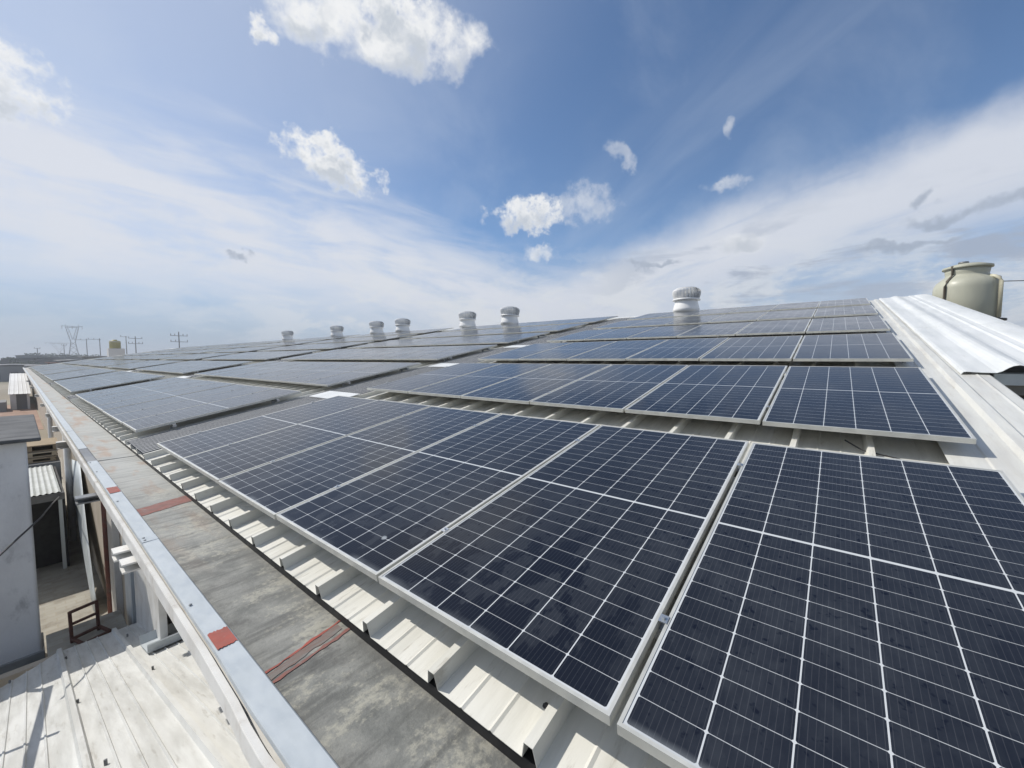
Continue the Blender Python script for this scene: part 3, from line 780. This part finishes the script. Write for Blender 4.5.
pp = thing('shadow_casting_rail', 'unseen pipe rail added to cast a crossed shadow on the low white roof', 'rail', (-1.30, 2.7, -1.33))  # out of view, added to throw a crossed shadow on the annex
bm = BM(); tube(bm, [(0, 0, .02), (0, 0, .62)], .03, 8); obj('post', bm, M['mid_grey'], pp)
bm = BM(); tube(bm, [(0, -.05, .50), (0, 2.95, .265)], .027, 8); obj('rail', bm, M['mid_grey'], pp)
bm = BM(); tube(bm, [(0, 2.85, -.72), (0, 2.85, .27)], .027, 8); obj('post', bm, M['mid_grey'], pp)
bm = BM(); tube(bm, [(-.30, 1.62, .30), (.10, 1.52, .40)], .022, 8); obj('arm', bm, M['mid_grey'], pp)

# translucent canopy with a dark bay under it
cn = thing('canopy', 'small pale corrugated canopy over a dark bay between grey block and warehouse', 'canopy', (-.75, 12, -1.5))
bm = BM(); pr = []; x = -1.7
while x < -.60: pr += [(x, 0), (x + .03, .018), (x + .06, 0)]; x += .075
extrude_profile(bm, pr, [10.8, 12.3, 13.8], lambda t_, a, b: Vector((a + .75, t_ - 12, b)))
solidify(obj('canopy_sheet', bm, M['lattice'], cn), .004)
bm = BM(); box(bm, -.95, .20, -1.22, -1.18, -.14, -.012); obj('edge_beam', bm, M['galv_dark'], cn)
bm = BM(); box(bm, .12, .17, -1.16, -1.11, YZ + 1.505, -.02); obj('post', bm, M['galv_wall'], cn)
bm = BM(); box(bm, -.95, .19, -.75, -.70, YZ + 1.505, -.05); box(bm, -1.0, -.96, -1.1, 1.9, YZ + 1.505, -.05); box(bm, .18, .21, -1.1, 1.9, YZ + 1.505, -.05)
obj('bay_wall', bm, M['black'], cn)  # walls coloured black to paint the unlit depth of the bay
# stacked timber behind it
for i, (z0, z1, y0, m_) in enumerate(((-1.46, -1.36, 14.2, 'timber'), (-1.35, -1.24, 14.3, 'timber_pale'), (-1.23, -1.08, 14.4, 'timber'))):
    bm = BM()
    box(bm, -1.35, -.50 + .03 * i, y0, y0 + 1.2, z1 - .025, z1)
    box(bm, -1.35, -.50 + .03 * i, y0, y0 + 1.2, z0, z0 + .02)
    for x in (-1.33, -.95, -.60 + .03 * i): box(bm, x, x + .08, y0 + .01, y0 + 1.19, z0 + .021, z1 - .026)
    tag(obj('timber_pallet', bm, M[m_]), ['lowest weathered pallet in the stack beyond the pale canopy', 'pale middle pallet in the stack beyond the pale canopy', 'topmost brown pallet in the stack, just below the dark slab'][i], 'pallet', 'stacked pallets')
bm = BM(); box(bm, -1.5, -.45, 14.0, 16.0, GZ, -1.47)
tag(obj('storage_shed', bm, M['far_grey']), 'low grey shed under the stacked pallets beside the warehouse wall', 'shed')
# cable from the block to the canopy
bm = BM(); tube(bm, [(-1.276, 5.2, -.847), (-1.177, 5.6, -.845), (-1.059, 6.2, -.880), (-.90, 6.9, -.905), (-.759, 8.8, -1.22), (-.62, 10.75, -1.575)], .010, 6)
tag(obj('slack_cable', bm, M['cable']), 'thin grey cable slanting past the grey block to the pale canopy', 'cable')

# cladding and loose sheets on the warehouse side
bm = BM(); box(bm, -.24, .095, 8.15, 19.0, GZ, -.312)
tag(obj('side_wall', bm, M['beige_wall']), 'beige rendered wall strip under the gutter beside the red pipe', 'wall')
bm = BM(); n_ = 8
top = [(15.6 + (11.6 - 15.6) * q / n_, -1.62 + (-1.12 + 1.62) * q / n_) for q in range(n_ + 1)]
bot = [(9.0 + (8.3 - 9.0) * q / n_, -2.99 + .0 * q / n_) for q in range(n_ + 1)]
rows = []
for r__ in range(9):
    f_ = r__ / 8.0; e_ = f_ + .10 * math.sin(math.pi * f_)
    rows.append([bm.verts.new((-.275 - .11 * f_ - .03 * math.sin(math.pi * q / n_) - .03 * math.sin(math.pi * f_), top[q][0] + (bot[q][0] - top[q][0]) * e_, top[q][1] + (bot[q][1] - top[q][1]) * f_)) for q in range(n_ + 1)])
for A, B in zip(rows, rows[1:]):
    for q in range(n_): bm.faces.new((A[q], A[q + 1], B[q + 1], B[q]))
o = obj('curved_sheet', bm, M['galv_wall'], None, True); solidify(o, .006)
tag(o, 'tall pale blue curved metal sheet leaning against the beige side wall', 'metal sheet')
bm = BM(); tube(bm, [(-.275, 8.05, YZ), (-.275, 8.05, -2.0), (-.275, 8.05, -.32)], .03, 8)
tag(obj('red_pipe', bm, M['red_dull'], None, True), 'thin dull red vertical pipe between beige wall and white cladding', 'pipe')
wf = thing('white_cladding', 'white cladding with a narrow dark slot below the gutter, facing the grey block', 'cladding', (-.2, 6.0, -2.5))
def W_(name, y0, y1, z0, z1, m_, d=.0, th=.05):
    bm = BM(); box(bm, -d, th, y0 - 6.0, y1 - 6.0, z0 + 2.5, z1 + 2.5); return obj(name, bm, M[m_], wf)
W_('post', 7.35, 7.85, GZ, -.305, 'white_paint', .07)
W_('panel', 6.95, 7.345, GZ, -.305, 'beige_wall', .0)
W_('trim', 6.42, 6.945, GZ, -.305, 'galv_wall', .015)
W_('slot', 6.20, 6.415, GZ, -.305, 'black', -.02)
W_('panel', 4.78, 6.195, -2.6, -.70, 'white_paint', .01)
W_('panel', 4.78, 6.195, -.695, -.305, 'beige_wall', .0)

# brackets carrying the gutter
bk = [(3.10, 'nearest white gutter bracket, a wide channel above the cladding', 'white_paint', .225, .05), (3.36, 'second white gutter bracket beside the first, above the cladding', 'white_paint', .235, .05),
      (5.15, 'thin grey gutter bracket sticking out beside the curved sheet', 'galv_dark', .30, .05), (9.2, 'dark topped gutter bracket beyond the curved sheet', 'white_paint', .26, .10),
      (11.5, 'gutter bracket beside the pallet stack', 'white_paint', .22, .09), (14.5, 'white gutter bracket level with the dark slab', 'white_paint', .22, .08), (18.0, 'gutter bracket just beyond the dark slab', 'white_paint', .22, .08),
      (23., 'gutter bracket beside the reddish yard', 'white_paint', .24, .08), (30., 'gutter bracket near the white shed', 'white_paint', .26, .08), (39., 'far gutter bracket beside the white shed roof', 'white_paint', .3, .08)]
for y_, lb, m_, ln, hh in bk:
    bm = BM()
    zt = -.34
    x0 = -.40 - ln; box(bm, x0, .09, y_, y_ + .12, zt - .012, zt); box(bm, x0, .09, y_ + .108, y_ + .12, zt - hh, zt - .0121); box(bm, x0, .09, y_, y_ + .107, zt - hh - .012, zt - hh)
    tag(obj('gutter_bracket', bm, M[m_]), lb, 'bracket', 'brackets under the gutter')
for y_, lb in ((12.5, 'white downpipe on the warehouse side beside the pallet stack'), (20., 'white downpipe on the warehouse side beyond the dark slab')):
    bm = BM(); tube(bm, [(-.40, y_, GZ), (-.40, y_, -.35)], .06, 10)
    tag(obj('downpipe', bm, M['white_paint'], None, True), lb, 'pipe', 'downpipes')

# ------------------------------------------------------------------ things beyond, on the left
def H(azd, dist, z_=GZ):
    return Vector((cam.location.x + dist * math.sin(R(azd)), cam.location.y + dist * math.cos(R(azd)), z_))

sh = thing('white_shed', 'small shed with bright white ribbed roof beside the far end of the gutter', 'shed', (-2.2, 66, GZ))
def SH(x, y_, z_): return Vector((x, y_, z_))
bm = BM(); pr = []
x = .45
while x < 1.85: pr += [(x, 0), (x + .05, .03), (x + .1, 0), (x + .28, 0)]; x += .3
extrude_profile(bm, pr, [-2, 10, 24], lambda t_, a, b: Vector((a, t_, 1.66 + (t_ + 2) * .058 + b)))
solidify(obj('roof', bm, M['far_white'], sh), .03)
bm = BM(); box(bm, .55, .95, -1.4, 20, 0, 1.64); box(bm, 1.65, 1.83, -1.4, 20, 0, 1.64); obj('wall', bm, M['far_white'], sh)
bm = BM(); box(bm, .951, 1.649, -.9, -.8, 0, 1.64); obj('door', bm, M['far_grey'], sh)
bm = BM(); box(bm, -3.6, 1.1, -3.0, 1.0, 0, .95)
o = obj('low_hut', bm, M['far_grey']); o.location = (-3.0, 66, GZ); tag(o, 'low grey hut left of the white ribbed shed', 'hut')

def tree(loc, h, w, lb):
    t_ = thing('tree', lb, 'tree', tuple(loc), group='distant trees on the left horizon')
    bm = BM(); tube(bm, [(0, 0, 0), (.1, 0, h * .4), (.0, .1, h * .75)], [.03 * h, .022 * h, .008 * h], 6)
    for k in range(4):
        a = k * 1.7; tube(bm, [(0, 0, h * .38), (w * .3 * math.cos(a), w * .3 * math.sin(a), h * .68)], [.012 * h, .005 * h], 5)
    obj('trunk', bm, M['bark'], t_)
    bm = BM(); rr = random.Random(int(h * 100 + w * 7))
    cl = [(rr.uniform(-.32, .32) * w, rr.uniform(-.32, .32) * w, h * rr.uniform(.42, .85), w * rr.uniform(.14, .26)) for _ in range(13)]
    for cx, cy, cz, cr in cl:
        for _ in range(55):
            d = Vector((rr.gauss(0, 1), rr.gauss(0, 1), rr.gauss(0, .8))).normalized() * cr * rr.uniform(.5, 1.1)
            c = Vector((cx, cy, cz)) + d; s_ = .055 * w * rr.uniform(.6, 1.3)
            a = Vector((rr.gauss(0, 1), rr.gauss(0, 1), rr.gauss(0, 1))).normalized(); b_ = a.orthogonal().normalized()
            bm.faces.new([bm.verts.new(c + q) for q in (a * s_, b_ * s_ * .7, -a * s_, -b_ * s_ * .7)])
    obj('crown', bm, M['leaf'], t_)
tl = [(.95, 300, 8.2, 8), (1.6, 330, 6.6, 11), (-.1, 250, 6.0, 9), (2.1, 420, 7.4, 16), (2.7, 380, 7.0, 12), (3.3, 430, 7.6, 15), (4.0, 400, 7.2, 13), (.4, 200, 4.6, 6), (4.7, 450, 7.6, 14), (1.9, 260, 5.2, 7)]
tw = ['rounded dark tree above the dark sheds, left of the faint pylon', 'dark tree just right of the rounded tree on the left horizon', 'dark tree cut by the left edge of the picture', 'low dark tree below the faint left pylon', 'dark tree between the two pylons', 'dark tree at the foot of the tall pylon',
      'dark tree just right of the tall pylon', 'small nearer tree at the far end of the gutter', 'distant dark tree left of the yellow tank', 'small dark tree in front of the dark sheds']
for (a, d, h, w), lb in zip(tl, tw): tree(H(a, d), h, w, lb)

def shed(azd, dist, w, dpt, h, mw, mr, lb, rz=0.0):
    t_ = thing('distant_shed', lb, 'building', tuple(H(azd, dist)), rz)
    bm = BM(); box(bm, -w / 2, w / 2, 0, dpt, 0, h); obj('wall', bm, M[mw], t_)
    bm = BM(); extrude_profile(bm, [(-w / 2 - .4, h + .05), (0, h + w * .04), (w / 2 + .4, h + .05), (w / 2 + .4, h - .1 + .11), (0, h + w * .04 - .12), (-w / 2 - .4, h + .005)], [-.4, dpt + .4], lambda tt, a_, b_: Vector((a_, tt, b_)), closed=True)
    obj('roof', bm, M[mr], t_)
    bm = BM()
    for k in range(3):
        x = -w * .3 + k * w * .3; box(bm, x - w * .06, x + w * .06, -.06, -.005, h * .1, h * .62)
    obj('door', bm, M['far_dark'], t_)
shed(-.2, 150, 9, 20, 3.6, 'far_grey', 'far_grey', 'grey low shed at the left picture edge near the horizon')
shed(1.0, 210, 14, 30, 5.2, 'far_dark', 'far_dark', 'long dark shed below the rounded tree on the left horizon')
shed(.75, 240, 7, 10, 6.6, 'far_grey', 'far_white', 'small shed with a bright white roof on the left horizon')
shed(2.6, 260, 20, 30, 6.2, 'far_dark', 'far_dark', 'dark brown shed behind the far end of the solar roof')
shed(1.6, 125, 4.5, 14, 3.8, 'far_grey', 'far_grey', 'grey shed just beyond the far end of the gutter')
shed(2.45, 130, 2.6, 10, 4.4, 'far_brick', 'far_brick', 'small red brick building beyond the far end of the roof')
shed(3.6, 128, 4.6, 16, 4.9, 'far_grey', 'far_white', 'white roofed shed beyond the roof, left of the tall pylon foot')
shed(5.3, 118, 4.2, 12, 5.7, 'far_grey', 'far_white', 'white roofed low building just left of the yellow tank')

# pylons
def pylon(azd, dist, h, w, lb, rz):
    t_ = thing('power_pylon', lb, 'pylon', tuple(H(azd, dist)), rz, group='steel lattice pylons')
    bm = BM(); th = .15
    b = .11 * h; k = .60 * h; wk = .035 * h
    for sx in (-1, 1):
        for sy in (-1, 1):
            bar(bm, (sx * b, sy * b, 0), (sx * wk, sy * wk, k), th)
    lv = [0, .14, .28, .42, .52, .60]
    for i in range(5):
        z0, z1 = lv[i] * h, lv[i + 1] * h
        r0, r1 = b + (wk - b) * z0 / k, b + (wk - b) * z1 / k
        for s_ in (-1, 1):
            bar(bm, (-r0, s_ * r0, z0), (r1, s_ * r1, z1), th * .55); bar(bm, (r0, s_ * r0, z0), (-r1, s_ * r1, z1), th * .55)
            bar(bm, (s_ * r0, -r0, z0), (s_ * r1, r1, z1), th * .55); bar(bm, (s_ * r0, r0, z0), (s_ * r1, -r1, z1), th * .55)
    obj('tower', bm, M['pylon'], t_)
    bm = BM()
    for s_ in (-1, 1):
        for sy in (-wk, wk):
            bar(bm, (s_ * wk, sy, k), (s_ * w * .30, sy, .93 * h), th * .9); bar(bm, (0, sy, k + .05 * h), (s_ * w * .20, sy, .93 * h), th * .6)
        for q in range(4):
            a0, a1 = q / 4.0, (q + 1) / 4.0
            bar(bm, (s_ * (wk + (w * .30 - wk) * a0), -wk, k + (.33 * h) * a0), (s_ * (0 + w * .20 * a1), wk, k + .05 * h + .28 * h * a1), th * .5)
    obj('fork', bm, M['pylon'], t_)
    bm = BM()
    for sy in (-wk, wk):
        bar(bm, (-w / 2, sy * .3, .955 * h), (w / 2, sy * .3, .955 * h), th); bar(bm, (-w * .32, sy, .93 * h), (w * .32, sy, .93 * h), th)
    for q in range(12):
        x = -w * .5 + w * q / 12.0; bar(bm, (x, 0, .93 * h if abs(x) < w * .34 else .955 * h), (x + w / 12, 0, .96 * h), th * .5)
    for s_ in (-1, 1): bar(bm, (s_ * w * .30, 0, .955 * h), (s_ * w * .30, 0, 1.0 * h), th * .6)
    obj('crossarm', bm, M['pylon'], t_)
    for x in (-w * .46, 0, w * .46):
        bm = BM(); tube(bm, [(x, 0, .95 * h), (x, 0, .89 * h)], .12, 6); obj('insulator', bm, M['pylon'], t_)
pylon(3.46, 330, 24.5, 8.2, 'tall steel lattice pylon with forked head left of the yellow tank', R(-8))
pylon(2.55, 520, 20.0, 16.0, 'fainter forked steel pylon farther away, left of the tall pylon', R(-4))
def pole(azd, dist, h, arms, lb, rz=0.0, base=GZ):
    t_ = thing('utility_pole', lb, 'utility pole', tuple(H(azd, dist, base)), rz, group='utility poles beyond the roof')
    bm = BM(); tube(bm, [(0, 0, 0), (0, 0, h)], [.15, .10], 8); obj('pole', bm, M['pole'], t_)
    for (z_, x0, x1, ins) in arms:
        bm = BM(); bar(bm, (x0, -.16, z_), (x1, -.16, z_), .11); obj('crossarm', bm, M['pole'], t_)
        for x in ins:
            bm = BM(); tube(bm, [(x, -.16, z_ + .07), (x, -.16, z_ + .35), (x, -.16, z_ + .5)], [.05, .08, .04], 8); obj('insulator', bm, M['pole'], t_)
pole(11.35, 130, 12.0, [(11.0, -1.7, 1.7, (-1.6, -.8, .8, 1.6)), (9.5, -1.7, 1.7, (-1.6, -.7, 1.6))], 'pole with two crossarms rising behind the middle of the far roof edge')
pole(7.85, 160, 11.8, [(11.2, -1.5, 1.5, (-1.4, 0, 1.4)), (9.7, -1.6, 1.6, (-1.5, -.7, .7, 1.5))], 'pole with two crossarms just right of the yellow tank')
pole(7.15, 190, 13.0, [(12.8, -1.4, .3, (-1.3,))], 'thin pole with one arm directly beside the yellow tank')
pole(5.25, 200, 12.4, [(12.0, -2.9, .3, (-2.7, -1.4))], 'pole with one long left arm, nearer the yellow tank')
pole(4.35, 230, 13.2, [(12.7, -3.2, .3, (-3.0, -1.6))], 'pole with one long left arm beside the tall pylon')
pole(2.85, 260, 11.5, [(11.2, -.8, .8, (-.7, .7))], 'thin pole just left of the tall pylon')
pole(1.2, 240, 9.5, [(9.3, -.8, .8, (-.7, .7))], 'short thin pole above the dark shed on the left horizon')
# yellow tank on a white box
yt = thing('yellow_tank', 'yellowish water tank on a white block at the far end of the roof', 'water tank', tuple(H(6.32, 104, 2.95)))
bm = BM(); lathe(bm, [(.76, 0), (.78, .05), (.78, 1.28), (.70, 1.40), (.34, 1.46), (.3, 1.62), (.05, 1.64)], 28); obj('body', bm, M['yellow'], yt, True)
bm = BM(); lathe(bm, [(.79, 1.18), (.79, 1.27)], 28); obj('band', bm, M['far_white'], yt)
bm = BM(); box(bm, -1.0, 1.15, -1.0, 1.0, GZ - 2.95, -.01)
o = obj('white_block', bm, M['far_white']); o.location = H(6.32, 104, 2.95); tag(o, 'white block carrying the yellowish tank at the far end of the roof', 'block')

# ------------------------------------------------------------------ the air over the plain
hm = bpy.data.materials.new('air'); hm.use_nodes = True
ht = NT(hm.node_tree); ht.n.clear()
pv = ht.new('ShaderNodeVolumePrincipled'); pv.inputs['Color'].default_value = (.80, .86, .94, 1); pv.inputs['Density'].default_value = HAZE; pv.inputs['Anisotropy'].default_value = .2
ho = ht.new('ShaderNodeOutputMaterial'); ht.l.new(pv.outputs[0], ho.inputs['Volume'])
bm = BM(); box(bm, -2550, 2550, -2550, 2550, GZ - 1.5, 24.0)
tag(obj('haze', bm, hm), None, None, kind='stuff')
